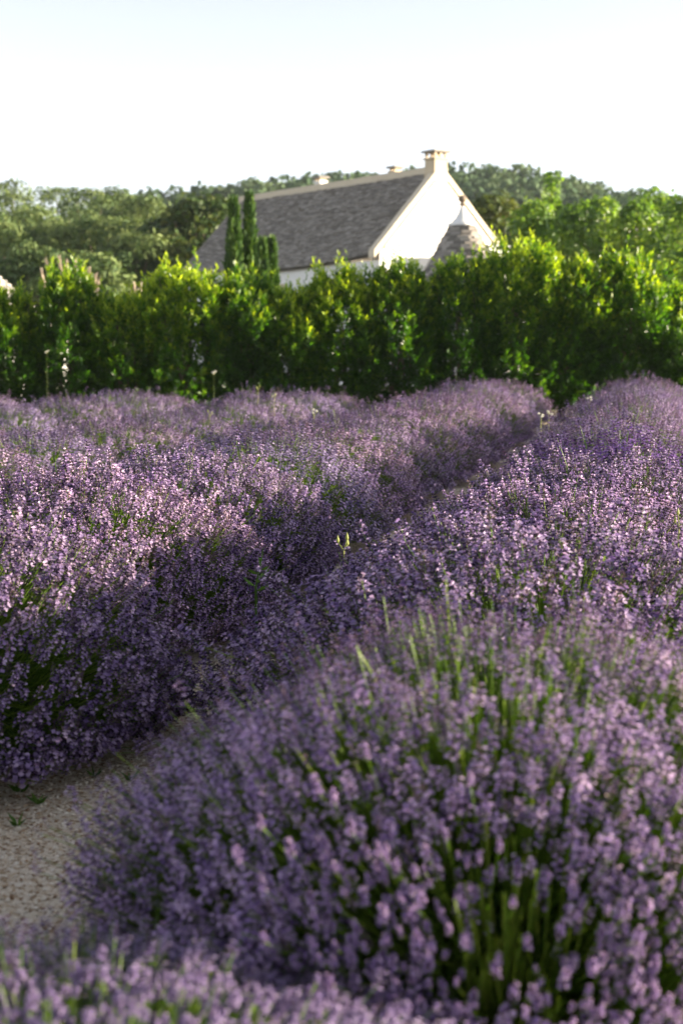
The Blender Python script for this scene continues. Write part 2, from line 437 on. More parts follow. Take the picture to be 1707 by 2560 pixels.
# pines on the left: (px of the middle, py of the top, distance, crown half width)
PINES = [(15, 472, 92, 2.6, 'pine at the edge, its round top beside the palest sky'),
         (120, 478, 96, 3.2, 'broad pine with the widest domed top of the left wood'),
         (215, 482, 88, 2.8, 'pine with a flat topped crown just right of the broadest pine'),
         (300, 492, 90, 2.2, 'pine with a small pointed top standing before the dip in the skyline'),
         (352, 512, 80, 2.3, 'slim rounded pine beside the dark oak'),
         (50, 540, 72, 3.0, 'low wide pine in front, above the pale cone roof'),
         (165, 575, 70, 2.4, 'pine of middle height above the feathery plumes'),
         (248, 560, 68, 2.6, 'rounded pine in front of the flat topped pine'),
         (330, 610, 62, 2.0, 'short pine standing low beside the dark oak'),
         (-40, 560, 66, 2.6, 'pine cut off by the picture edge'),
         (90, 640, 60, 2.0, 'small low pine behind the leftmost hedge shrubs'),
         (225, 665, 58, 2.0, 'small low pine behind the plumes'),
         (-90, 480, 95, 3.0, 'tall pine mostly beyond the picture edge')]
for i, (px, py, D, W, lab) in enumerate(PINES):
    G = np.random.default_rng(100 + i)
    top = at(px, py, D); H = float(top[2])
    W *= 1.0
    cl = crown_clumps(G, W, H * 0.22, H + 0.25, 22, W * 0.40)
    limb_tree('pine_tree', (top[0], D, 0), H, 0.22, cl, 'pine', lab, 'pines of the wood on the left', (0.30, 0.34), 240, 200 + i, 0.8, lift=0.5, tint=(0.15, 0.85))

OAKS = [(425, 545, 66, 2.1, 'oak', 'dark rounded oak between the pines and the roof'),
        (500, 505, 64, 2.5, 'oak', 'tall dark oak rising just behind the roof end'),
        (560, 520, 70, 2.0, 'oak', 'dark oak mostly hidden behind the pair of tall cypresses'),
        (1225, 500, 62, 1.9, 'oaklight', 'yellowish green oak directly right of the white gable'),
        (1150, 520, 66, 1.8, 'oaklight', 'yellowish green oak showing between gable slope and taller oak')]
for i, (px, py, D, W, mt, lab) in enumerate(OAKS):
    G = np.random.default_rng(300 + i)
    top = at(px, py, D); H = float(top[2])
    cl = crown_clumps(G, W, H * 0.2, H, 30, W * 0.38)
    limb_tree('oak_tree', (top[0], D, 0), H, 0.25, cl, mt, lab, 'oaks around the house', (0.3, 0.6), 170, 400 + i, 0.8, tint=(0.1, 0.8))

POPS = [(1378, 440, 36, 0.75, 'cone', 'pale green poplar with a slim top spire above the hill line'),
        (1330, 520, 34, 0.75, 'round', 'bushy poplar standing next to the gable end trees'),
        (1440, 525, 35, 0.75, 'round', 'rounded poplar to the right of the spired poplar'),
        (1500, 505, 37, 0.8, 'round', 'poplar in the middle of the right hand clump'),
        (1585, 520, 35, 0.8, 'round', 'poplar in front of the far finial'),
        (1650, 492, 36, 0.9, 'round', 'tall poplar right of the far finial'),
        (1715, 500, 34, 0.9, 'round', 'poplar cut by the picture edge'),
        (1700, 640, 27, 0.6, 'round', 'low loose shrub like poplar at the hedge end')]
for i, (px, py, D, W, sh, lab) in enumerate(POPS):
    G = np.random.default_rng(500 + i)
    top = at(px, py, D); H = float(top[2])
    cl = crown_clumps(G, W, H * 0.12, H, 40, 0.34, sh)
    if i == 0:
        cl = crown_clumps(G, W, H * 0.12, H * 0.84, 36, 0.34, 'round') + [(0.02, 0, H * q, 0.22 + 0.4 * (1 - q)) for q in (0.8, 0.86, 0.91, 0.955, 0.98)]
    limb_tree('poplar_tree', (top[0], D, 0), H, 0.09, cl, 'poplar', lab, 'poplars at right behind the hedge', (0.13, 0.6), 130, 600 + i, 1.0, tint=(0.2, 0.9))


def cypress(px, py, D, wpx, label, seed):
    G = np.random.default_rng(seed)
    top = at(px, py, D); H = float(top[2]); W = wpx / FPX * D / 2
    root = thing('cypress_tree', (top[0], D, 0), label, 'cypress', 'cypresses in front of the roof')
    b = np.array([top[0], D, 0])
    t = MB(); tube(t, [b, b + [0, 0, H * 0.5], b + [0, 0, H * 0.95]], [0.09, 0.05, 0.01], 7); t.build('trunk', M['bark'], root, True)
    n = 4200
    u = G.uniform(0.02, 1, n) ** 0.9
    th = G.uniform(0, 2 * PI, n)
    prof = np.minimum(1, (1.02 - u) / 0.42) ** 0.75 * (0.75 + 0.25 * np.minimum(1, u / 0.2))
    lump = 1 + 0.16 * np.sin(th * 3 + u * 9) + 0.12 * np.sin(th * 5 - u * 31)
    rr = W * prof * lump * np.sqrt(G.uniform(0.45, 1.0, n))
    P = b + np.stack([rr * np.cos(th), rr * np.sin(th), u * H * 0.95], -1)
    d = np.stack([np.cos(th) * 0.35, np.sin(th) * 0.35, np.ones(n)], -1) + G.normal(0, 0.18, (n, 3))
    s = G.uniform(0.12, 0.24, n)
    mb = MB(); mb.scatter(DIAM_V, DIAM_F, frames(d, g=G), P, np.stack([s * 0.32, s * 0.3, s], -1), 0, np.clip(0.45 + 0.35 * np.sin(th * 3 + u * 9) + G.normal(0, 0.2, n), 0, 1))
    mb.build('crown', M['cypress'], root)


cypress(584, 480, 32, 39, 'tall cypress standing nearest the roof end, darker one of the tall pair', 1)
cypress(623, 468, 32.4, 34, 'tallest cypress, its tip above the roof ridge end', 2)
cypress(656, 590, 31.5, 22, 'small slim cypress beside the tall pair', 3)
cypress(678, 588, 31.7, 27, 'small cypress on the far side of the short pair, against the roof', 4)

# ------------------------------------------------------------------ the house
def house():
    r = np.array([-math.sin(math.radians(35)), math.cos(math.radians(35)), 0.0])   # along the ridge, away
    gdir = np.array([math.cos(math.radians(35)), math.sin(math.radians(35)), 0.0])  # along the gable
    up = np.array([0, 0, 1.0])
    E1 = np.array([1.035, 40.0, 0.0]); W, Lr = 4.38, 11.0
    ze, ze2, zr = 3.80, 4.02, 6.09
    root = thing('farmhouse', tuple(E1), 'white gabled farmhouse with long grey stone slab roof behind the hedge', 'house')
    def p(t, s, z): return E1 + r * t + gdir * (s * W) + up * z
    # walls: four faces as thick bodies
    mb = MB()
    F5 = []
    c = [p(0.02, 0.01, 0), p(0.02, 0.99, 0), p(0.02, 0.99, ze2 - 0.1), p(0.02, 0.5, zr - 0.12), p(0.02, 0.01, ze - 0.1)]
    cb = [q + r * 0.35 for q in c]
    V = c + cb
    mb.add2(V, [(2, 3, 4), (7 - 0, 9, 8)], [(0, 1, 2, 4), (5, 9, 7, 6)])
    c = [p(Lr - 0.35, 0.01, 0), p(Lr - 0.35, 0.99, 0), p(Lr - 0.35, 0.99, ze2 - 0.1), p(Lr - 0.35, 0.5, zr - 0.12), p(Lr - 0.35, 0.01, ze - 0.25)]
    V = c + [q + r * 0.33 for q in c]
    mb.add2(V, [(2, 3, 4), (7, 9, 8)], [(0, 1, 2, 4), (5, 9, 7, 6), (0, 4, 9, 5), (1, 6, 7, 2)])
    for s0, s1, zt in ((0.012, 0.07, ze - 0.3), (0.93, 0.988, ze2 - 0.2)):
        c = [p(0.03, s0, 0), p(0.03, s1, 0), p(Lr - 0.03, s1, 0), p(Lr - 0.03, s0, 0)]
        box8(mb, c + [q + up * zt for q in c])
    mb.build('wall', M['plaster'], root)
    # roof deck
    def sag(t, s): return -0.24 * math.sin(PI * min(t / Lr, 1)) ** 1.0 * (1 - s)
    def slope(t, s, off=0.0):            # s 0 at the eave, 1 at the ridge, left pitch
        nrm = unit(np.array(-gdir * (zr - ze) + up * W / 2))
        return p(t, -0.03 + 0.53 * s, ze - 0.12 + (zr - ze + 0.12) * s + sag(t, s)) + nrm * off
    mb = MB(); nt_, ns_ = 24, 8
    T = np.linspace(0.1, Lr, nt_); Sx = np.linspace(0, 1, ns_)
    V = [slope(t, s, -0.01) for s in Sx for t in T] + [slope(t, s, -0.09) for s in Sx for t in T]
    idx = np.arange(nt_ * ns_).reshape(ns_, nt_)
    F = np.stack([idx[:-1, 1:], idx[:-1, :-1], idx[1:, :-1], idx[1:, 1:]], -1).reshape(-1, 4)
    F2 = F[:, ::-1] + nt_ * ns_
    mb.add(V, np.concatenate([F, F2]), 0, 0.3)
    c = [p(0.1, 0.5, zr), p(Lr, 0.5, zr), p(Lr, 1.02, ze2 - 0.03), p(0.1, 1.02, ze2 - 0.03)]
    box8(mb, [q - up * 0.09 for q in c] + c, 0, 0.4)
    roof = mb.build('roof', M['roofstone'], root)
    # slabs in courses on the visible pitch
    mb = MB(); G = np.random.default_rng(12); nc = 52
    for k in range(nc):
        s0 = k / nc; t = 0.28 + G.uniform(0, 0.2)
        s1 = s0 + 1.25 / nc
        while t < Lr - 0.05:
            wd = G.uniform(0.12, 0.34); t1 = min(t + wd - 0.012, Lr)
            th = G.uniform(0.022, 0.05); j = G.normal(0, 0.004)
            a = [slope(t, s0 + j, 0.0), slope(t1, s0 + j, 0.0), slope(t1, min(s1, 1), -0.005), slope(t, min(s1, 1), -0.005)]
            b = [slope(t, s0 + j, th), slope(t1, s0 + j, th + G.normal(0, 0.006)), slope(t1, min(s1, 1), 0.012), slope(t, min(s1, 1), 0.012)]
            V = np.array(a + b)
            mb.add(V, [(5, 4, 7, 6), (0, 4, 5, 1), (1, 5, 6, 2), (4, 0, 3, 7)], 0, G.uniform(0.2, 0.8))
            t += wd
    o = sub('stone_slab', mb, M['roofstone'], roof, root); o['kind'] = 'stuff'
    # coping stones along both rakes and the ridge
    G = np.random.default_rng(13)
    def coping(a, b, wv, h, m, label=None):
        n = max(2, int(np.linalg.norm(b - a) / 0.45))
        for k in range(n):
            q0 = a + (b - a) * (k / n); q1 = a + (b - a) * ((k + 0.99) / n); hh = h + G.normal(0, 0.005)
            mb = MB(); c = [q0, q0 + wv, q1 + wv, q1]
            box8(mb, [q - up * 0.10 for q in c] + [q + up * hh for q in c], 0, G.uniform(0.42, 0.62))
            mb.build('coping_stone', m, root)
    coping(p(0, -0.035, ze - 0.14), p(0, 0.478, zr - 0.05), r * 0.28, 0.11, M['coping'])
    coping(p(0, 1.035, ze2 - 0.10), p(0, 0.522, zr - 0.05), r * 0.28, 0.11, M['coping'])
    coping(p(0.55, 0.478, zr + 0.03), p(Lr, 0.478, zr + 0.03), gdir * 0.19, 0.10, M['coping'])
    # chimneys: body, posts, cap
    def chimney(t, s, half_t, half_s, z0, z1, gap, m):
        mb = MB()
        def ring(ht, hs, z): return [p(t - ht, s, z) - gdir * hs, p(t - ht, s, z) + gdir * hs, p(t + ht, s, z) + gdir * hs, p(t + ht, s, z) - gdir * hs]
        box8(mb, ring(half_t, half_s, z0) + ring(half_t * 0.96, half_s * 0.94, z1))
        box8(mb, ring(half_t + 0.03, half_s + 0.03, z1 + 0.001) + ring(half_t + 0.03, half_s + 0.03, z1 + 0.05), 0, 0.4)
        ch = mb.build('chimney', m, root)
        for a in (-1, 1):
            for b in (-1, 0, 1):
                mb = MB(); q = p(t + a * (half_t - 0.05), s, z1 + 0.051) + gdir * b * (half_s - 0.05)
                c = [q - r * 0.035 - gdir * 0.035, q - r * 0.035 + gdir * 0.035, q + r * 0.035 + gdir * 0.035, q + r * 0.035 - gdir * 0.035]
                box8(mb, c + [x + up * gap for x in c]); sub('chimney_post', mb, M['limestone'], ch, root)
        mb = MB(); z2 = z1 + 0.051 + gap
        box8(mb, ring(half_t + 0.07, half_s + 0.07, z2) + ring(half_t + 0.06, half_s + 0.06, z2 + 0.055)); sub('chimney_cap', mb, M['slate'], ch, root)
    chimney(0.24, 0.5, 0.24, 0.24, zr - 0.35, zr + 0.30, 0.15, M['limestone'])
    chimney(2.35, 0.53, 0.15, 0.11, zr - 0.15, zr + 0.15, 0.08, M['limestone'])
    chimney(6.3, 0.53, 0.17, 0.13, zr - 0.15, zr + 0.21, 0.08, M['plaster'])
    # dark window low on the long wall, seen between hedge tops
    mb = MB(); a = p(4.9, 0.0, 2.1); b = p(5.6, 0.0, 2.1)
    c = [a - gdir * 0.02, a + gdir * 0.06, b + gdir * 0.06, b - gdir * 0.02]
    box8(mb, c + [q + up * 0.9 for q in c]); wn = mb.build('window', M['limestone'], root)
    mb = MB(); c = [p(4.97, 0, 2.17) - gdir * 0.026, p(4.97, 0, 2.17), p(5.53, 0, 2.17), p(5.53, 0, 2.17) - gdir * 0.026]
    box8(mb, c + [q + up * 0.76 for q in c]); sub('pane', mb, M['glass'], wn, root)
    return p


hp = house()


def trullo(px, py_tip, D, cap_py, cap_r, base_r, base_z, label, cap_col='plaster', finial=True, seed=1, cone='roofstone'):
    """round hut: white drum, cone of stone courses, white pinnacle and a stone finial"""
    G = np.random.default_rng(seed)
    tip = at(px, py_tip, D); zc = float(at(px, cap_py, D)[2]); zt = float(tip[2])
    c = np.array([tip[0], D, 0.0])
    root = thing('trullo', tuple(c), label, 'trullo', None)
    mb = MB(); lathe(mb, c, [(base_r - 0.12, 0), (base_r - 0.14, base_z)], 40); mb.build('drum', M['plaster'], root, True)
    mb = MB(); zz = np.linspace(base_z, zc, 10); rr = base_r + (cap_r - base_r) * ((zz - base_z) / (zc - base_z)) ** 0.92
    lathe(mb, c, [(base_r - 0.3, base_z - 0.02)] + list(zip(rr - 0.05, zz)), 40, 0, 0.3); cone_o = mb.build('cone', M[cone], root)
    mb = MB(); nc = max(6, int((zc - base_z) / 0.075))
    for k in range(nc):
        u = k / nc; z0 = base_z + (zc - base_z) * u; z1 = base_z + (zc - base_z) * (u + 1.15 / nc)
        r0 = base_r + (cap_r - base_r) * u ** 0.92; r1 = base_r + (cap_r - base_r) * min(1, u + 1.15 / nc) ** 0.92
        a = G.uniform(0, 1); a0 = a
        while a < a0 + 2 * PI - 0.05:
            da = G.uniform(0.14, 0.34) / max(r0, 0.2); b = min(a + da - 0.012 / r0, a0 + 2 * PI)
            o_ = G.normal(0.015, 0.012); hz = 0.028 + G.normal(0, 0.004)
            V = []
            for (an) in (a, b):
                for (rq, zq) in ((r0 - 0.06, z0), (r0 + o_, z0), (r0 + o_ - 0.01, z0 + hz * 1.6), (r1 - 0.03, z1)):
                    V.append(c + np.array([rq * math.cos(an), rq * math.sin(an), zq]))
            mb.add(V, [(0, 4, 5, 1), (1, 5, 6, 2), (2, 6, 7, 3)], 0, G.uniform(0.1, 1.0))
            a += da
    o = sub('stone_slab', mb, M[cone], cone_o, root); o['kind'] = 'stuff'
    mb = MB(); hcap = zt - zc
    prof = [(cap_r + 0.05, zc - 0.03), (cap_r + 0.05, zc + 0.03), (cap_r * 0.88, zc + 0.08 * hcap + 0.03), (cap_r * 0.55, zc + 0.38 * hcap), (cap_r * 0.3, zc + 0.68 * hcap), (0.06, zt - 0.02), (0.0, zt)]
    lathe(mb, c, prof, 28); mb.build('pinnacle', M[cap_col], root, True)
    if finial:
        mb = MB()
        lathe(mb, c, [(0.03, zt - 0.05), (0.04, zt + 0.02), (0.105, zt + 0.04), (0.105, zt + 0.06), (0.04, zt + 0.08), (0.05, zt + 0.1), (0.1, zt + 0.14), (0.115, zt + 0.2), (0.09, zt + 0.26), (0.04, zt + 0.29), (0.0, zt + 0.3)], 16)
        mb.build('finial', M['darkstone'], root, True)
    return root


trullo(1155, 516, 38.2, 562, 0.33, 1.75, 1.9, 'round trullo with white pinnacle and dark finial against the white gable', seed=2)
trullo(1606, 530, 60, 590, 0.5, 2.4, 2.6, 'distant trullo whose brown finial pokes out above the poplars', seed=3)
trullo(-62, 636, 30, 650, 0.16, 2.0, 1.25, 'pale grey cone roofed trullo at the far left behind the hedge', seed=4, finial=False, cone='slate')


def annex():
    """lean-to of the house at the right of the trullo: stone pitch below a white parapet"""
    a = at(1215, 625, 40.6); b = at(1283, 625, 41.4)
    root = thing('annex', (a[0], a[1], 0), 'low annex with grey stone pitch below a rounded white parapet', 'annex')
    ax = unit(b - a); ax[2] = 0; ax = unit(ax); back = np.array([-ax[1], ax[0], 0]); L_ = float(np.linalg.norm((b - a)[:2])); z = float(a[2])
    a0 = np.array([a[0], a[1], 0.0]); up = np.array([0, 0, 1.0])
    mb = MB(); c = [a0 - back * 1.3, a0 - back * 1.3 + ax * L_, a0 + back * 1.5 + ax * L_, a0 + back * 1.5]
    box8(mb, c + [q + up * (z - 1.6) for q in c]); mb.build('wall', M['plaster'], root)
    mb = MB(); n = 9
    pr = [a0 + back * (0.0 + 0.14 * math.cos(q)) + up * (z + 0.02 + 0.14 * math.sin(q)) for q in np.linspace(0, PI, n)]
    V = pr + [q + ax * (L_ - 0.04) for q in pr]
    F = [(i, i + 1, n + i + 1, n + i) for i in range(n - 1)]
    mb.add(V, F); c = [a0 - back * 0.14, a0 - back * 0.14 + ax * (L_ - 0.04), a0 + back * 0.14 + ax * (L_ - 0.04), a0 + back * 0.14]
    box8(mb, [q + up * (z - 1.55) for q in c] + [q + up * (z + 0.021) for q in c])
    mb.build('parapet', M['plaster'], root)
    mb = MB(); G = np.random.default_rng(3)
    for k in range(18):
        s0 = k / 18; t = 0
        while t < L_ - 0.03:
            wd = G.uniform(0.14, 0.34); t1 = min(t + wd - 0.01, L_)
            P = lambda tt, s, o_: a0 + ax * tt - back * (1.45 - 1.3 * s) + up * (z - 1.6 + 1.5 * s + o_)
            V = [P(t, s0, 0), P(t1, s0, 0), P(t1, s0 + 0.07, 0), P(t, s0 + 0.07, 0), P(t, s0, 0.04), P(t1, s0, 0.04), P(t1, s0 + 0.07, 0.02), P(t, s0 + 0.07, 0.02)]
            box8(mb, V, 0, G.uniform(0.1, 0.9)); t += wd
    o = mb.build('stone_slab', M['roofstone'], root); o['kind'] = 'stuff'


annex()

# ------------------------------------------------------------------ pampas grass behind the hedge
def pampas(px, D, plumes, label, seed):
    G = np.random.default_rng(seed)
    b = at(px, 700, D); b[2] = 0
    root = thing('pampas_grass', tuple(b), label, 'pampas grass', 'plumed grasses behind the hedge')
    mb = MB(); n = 260
    d = sphere_dirs(n, G); d[:, 2] = np.abs(d[:, 2]) + 0.8
    for k in range(n):
        dd = unit(d[k]); L_ = G.uniform(0.9, 1.6); s = unit(np.cross(dd, [0, 0, 1.0])) * 0.012
        q = [b + dd * L_ * u * np.array([1 + u * 0.6, 1 + u * 0.6, 1 - 0.35 * u]) for u in (0.0, 0.4, 0.75, 1.0)]
        V = []
        for i, u in enumerate(q): V += [u - s * (1 - i * 0.3), u + s * (1 - i * 0.3)]
        mb.add(V, [(0, 1, 3, 2), (2, 3, 5, 4), (4, 5, 7, 6)], 0, G.uniform(0, 1))
    lv = mb.build('leaves', M['strap'], root); lv['kind'] = 'stuff'
    for (qx, qy) in plumes:
        tip = at(qx, qy - 6, D + G.uniform(-0.5, 0.5)); start = b + np.array([G.normal(0, 0.1), G.normal(0, 0.1), 0.2])
        mb = MB(); lean = unit(tip - start)
        tube(mb, [start, (start + tip) / 2 + np.array([0, 0, 0.06]), tip - lean * 0.1], [0.007, 0.006, 0.003], 5, 1, 0.8)
        m_ = 240; u = G.uniform(0, 1, m_) ** 0.8
        Lp = 0.62
        P = tip - lean * Lp * (1 - u)[:, None]
        dd = lean + sphere_dirs(m_, G) * (0.42 * (1 - 0.5 * u))[:, None]
        s = G.uniform(0.1, 0.17, m_)
        mb.scatter(DIAM_V, DIAM_F, frames(dd, g=G), P, np.stack([s * 0.13, s * 0.13, s], -1), 0, G.uniform(0, 1, m_))
        mb.build('plume', [M['plume'], M['strap']], root)


pampas(175, 26, [(106, 690), (118, 668), (150, 660), (168, 672), (190, 668), (204, 684), (222, 690), (238, 706), (112, 715), (245, 725), (228, 742), (130, 735), (185, 700)], 'cream plumed grass behind the second hedge shrub, the larger clump', 1)
pampas(345, 25.5, [(336, 728), (352, 728), (362, 742), (345, 745), (328, 748)], 'small cream plumed grass behind the lowest dip of the hedge', 2)

# ------------------------------------------------------------------ hedge
def hedge_shrub(px, top_py, hw_px, label, seed, D=None, dens=1.0, tint0=0.0):
    G = np.random.default_rng(seed)
    X0 = (px - 853.5) / FPX * 23.3
    if D is None: D = 23.3 + 0.10 * X0
    top = at(px, top_py, D); H = float(top[2]); a = hw_px / FPX * D * 1.3; b_ = 0.62
    base = np.array([top[0], D, 0.0])
    root = thing('hedge_shrub', tuple(base), label, 'hedge shrub', 'shrubs forming the hedge')
    st = MB()
    for k in range(7):
        e = base + np.array([G.uniform(-0.7, 0.7) * a, G.uniform(-0.6, 0.6) * b_, H * G.uniform(0.7, 0.92)])
        s0 = base + np.array([G.uniform(-0.25, 0.25) * a, G.uniform(-0.15, 0.15), 0])
        tube(st, [s0, s0 * 0.45 + e * 0.55 + G.normal(0, 0.05, 3), e], [0.028, 0.018, 0.006], 5)
    st.build('stem', M['bark'], root, True)
    n = int(1500 * dens * (a / 0.62) ** 0.8)
    u = G.uniform(0, 1, n); th = G.uniform(0, 2 * PI, n)
    # more shoots on the face and the top
    rad = np.sqrt(G.uniform(0.35, 1, n))
    z = 0.06 + 0.94 * u
    prof = np.where(z > 0.6, np.sqrt(np.clip(1 - ((z - 0.6) / 0.42) ** 2.2, 0.02, 1)), 1.0) * (0.86 + 0.14 * np.sin(z * 9 + seed))
    lump = 1 + 0.17 * np.sin(th * 4 + z * 7 + seed) + 0.12 * np.sin(th * 7 - z * 13)
    top_wave = 1 + 0.05 * np.sin(th * 3 + seed * 1.7) * rad + 0.035 * np.sin(th * 6 + seed) * rad
    P = base + np.stack([a * rad * prof * lump * np.cos(th), b_ * rad * prof * lump * np.sin(th), z * H * 0.88 * top_wave], -1)
    out = np.stack([np.cos(th), np.sin(th), 0 * th], -1)
    d = unit(out * np.clip(1.1 - 0.8 * z, 0.25, 1)[:, None] + np.array([0, 0, 1.0]) * (0.55 + 0.6 * z)[:, None] + G.normal(0, 0.28, (n, 3)))
    L_ = G.uniform(0.12, 0.30, n)
    # a few long leaders that stick out of the top
    nl = int(26 * a / 0.6); ia = G.choice(np.where(z > 0.82)[0], nl)
    L_[ia] = G.uniform(0.3, 0.52, nl); d[ia] = unit(np.array([0, 0, 1.0]) + G.normal(0, 0.16, (nl, 3)))
    kl = 10
    uu = (np.arange(kl) + 0.6) / kl
    LP = P[:, None] + d[:, None] * (L_[:, None] * uu[None])[:, :, None]
    fr = frames(d, g=G)
    ang = np.arange(kl) * 2.4 + G.uniform(0, 6, n)[:, None]
    spread = 0.95 - 0.55 * uu[None] + G.normal(0, 0.15, (n, kl))
    loc = np.stack([np.cos(ang) * spread, np.sin(ang) * spread, np.broadcast_to(0.45 + 0.6 * uu[None], (n, kl))], -1)
    ld = unit(np.einsum('nij,nkj->nki', fr, loc)).reshape(-1, 3)
    s = (0.112 + G.normal(0, 0.016, (n, kl))) * (1.0 - 0.25 * uu[None]); s = s.reshape(-1)
    young_sunlit = np.clip((z - 0.42) / 0.45, 0, 1)[:, None] * 0.66 * uu[None] ** 1.2  # yellower new growth, widened upward to paint in the sunlit hedge top
    t = np.clip(0.25 + tint0 + young_sunlit + G.normal(0, 0.13, (n, 1)) + G.normal(0, 0.06, (n, kl)), 0, 1).reshape(-1)
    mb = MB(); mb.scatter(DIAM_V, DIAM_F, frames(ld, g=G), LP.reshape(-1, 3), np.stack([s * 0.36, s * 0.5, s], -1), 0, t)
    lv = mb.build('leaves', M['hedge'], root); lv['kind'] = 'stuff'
    return root


HEDGE = [(-115, 735, 90, 'hedge shrub cut off by the left picture edge', 1.0, 0),
         (8, 722, 88, 'leftmost full hedge shrub, below the pale cone roof', 1.2, 0.05),
         (172, 664, 70, 'hedge shrub with long leaders standing before the cream plumes', 1.0, 0.02),
         (312, 735, 84, 'lowest hedge shrub, in the dip right of the plumes', 0.85, 0.08),
         (455, 662, 98, 'brightest yellow green hedge shrub, left of the cypresses', 1.0, 0.22),
         (605, 690, 78, 'dark dense hedge shrub in front of the tall cypresses', 1.0, -0.06),
         (728, 716, 72, 'loose light hedge shrub below the house eave', 0.7, 0.14),
         (845, 668, 92, 'hedge shrub in front of the near corner of the house', 1.0, 0.12),
         (992, 650, 92, 'hedge shrub covering the foot of the white gable', 1.0, 0.02),
         (1156, 632, 76, 'narrow hedge shrub in front of the trullo, with gaps beside it', 0.9, 0),
         (1300, 596, 100, 'tallest hedge shrub, just right of the trullo', 1.0, 0.12),
         (1430, 640, 92, 'hedge shrub under the spired poplar', 0.9, 0.08),
         (1570, 628, 100, 'hedge shrub near the right end with bright leaders', 0.95, 0.0),
         (1700, 745, 60, 'low last hedge shrub at the right picture edge', 0.9, 0)]
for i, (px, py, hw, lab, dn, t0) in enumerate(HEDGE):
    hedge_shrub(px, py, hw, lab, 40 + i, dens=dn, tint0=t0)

# ------------------------------------------------------------------ lavender
def spike_template(G, nw, nf, open_share, full=True):
    """flower head along +Z, length about 1 (scaled later); returns calyx and petal (verts, tris)"""
    cv, cf, pv, pf, ct, pt = [], [], [], [], [], []
    zs = np.linspace(0, 0.86, nw)
    if nw > 3: zs[0] -= 0.12
    for w_, z in enumerate(zs):
        k = nf if w_ < nw - 1 else max(3, nf - 2)
        wide = (0.125 if w_ < nw - 2 else 0.085) * (1 + 0.1 * G.normal())
        for q in range(k):
            a = q * 2 * PI / k + w_ * 0.7 + G.normal(0, 0.2)
            o = np.array([math.cos(a), math.sin(a), 0]); tdir = np.array([-math.sin(a), math.cos(a), 0])
            p0 = np.array([0, 0, z]); e = p0 + o * wide + np.array([0, 0, 0.11 + 0.03 * G.normal()])
            wd = 0.042 if full else 0.07
            n0 = len(cv)
            upv = np.cross(tdir, unit(e - p0))
            if full:
                cv += [p0, e + tdir * wd, e - tdir * wd * 0.6 + upv * wd, e - tdir * wd * 0.6 - upv * wd]
                cf += [(n0, n0 + 1, n0 + 2), (n0, n0 + 2, n0 + 3), (n0, n0 + 3, n0 + 1)]
                ct += [0.2] + [G.uniform(0.2, 0.9)] * 3
            else:
                cv += [p0, e + tdir * wd, e - tdir * wd]; cf += [(n0, n0 + 1, n0 + 2)]; ct += [0.3, G.uniform(0.2, 0.9), 0.5]
            if G.uniform() < open_share:
                n1 = len(pv); c_ = G.uniform(0.15, 1.0); fwd = unit(e - p0); s_ = (0.084 if full else 0.12) * G.uniform(0.75, 1.3)
                # two lobes of the corolla
                pv += [e - fwd * s_ * 0.1, e + tdir * s_ * 0.85 + fwd * s_ * 0.35 + upv * s_ * 0.6, e + fwd * s_ * 0.6 + upv * s_ * 1.25 + tdir * s_ * 0.2 * G.normal(), e - tdir * s_ * 0.85 + fwd * s_ * 0.35 + upv * s_ * 0.6]
                pf += [(n1, n1 + 1, n1 + 2, n1 + 3)]; pt += [c_] * 4
                if full:
                    n1 = len(pv)
                    pv += [e + fwd * s_ * 0.1, e + tdir * s_ * 0.95 + fwd * s_ * 0.6 - upv * s_ * 0.3, e + fwd * s_ * 1.0 - upv * s_ * 0.95, e - tdir * s_ * 0.95 + fwd * s_ * 0.6 - upv * s_ * 0.3]
                    pf += [(n1, n1 + 1, n1 + 2, n1 + 3)]; pt += [c_ * 0.9] * 4
    return (np.array(cv), np.array(cf), np.array(ct)), (np.array(pv), np.array(pf), np.array(pt))


GT = np.random.default_rng(21)
HI = [spike_template(GT, GT.integers(5, 7), 4, 0.62) for _ in range(5)]
LO = [spike_template(GT, 4, 4, 0.72, False) for _ in range(5)]
XX = [spike_template(GT, 7, 6, 0.62) for _ in range(6)]
STEM_V = np.array([(math.cos(a), math.sin(a), z) for z in (0, 1) for a in (0, 2.09, 4.19)])
STEM_F = np.array([(0, 1, 4, 3), (1, 2, 5, 4), (2, 0, 3, 5)])


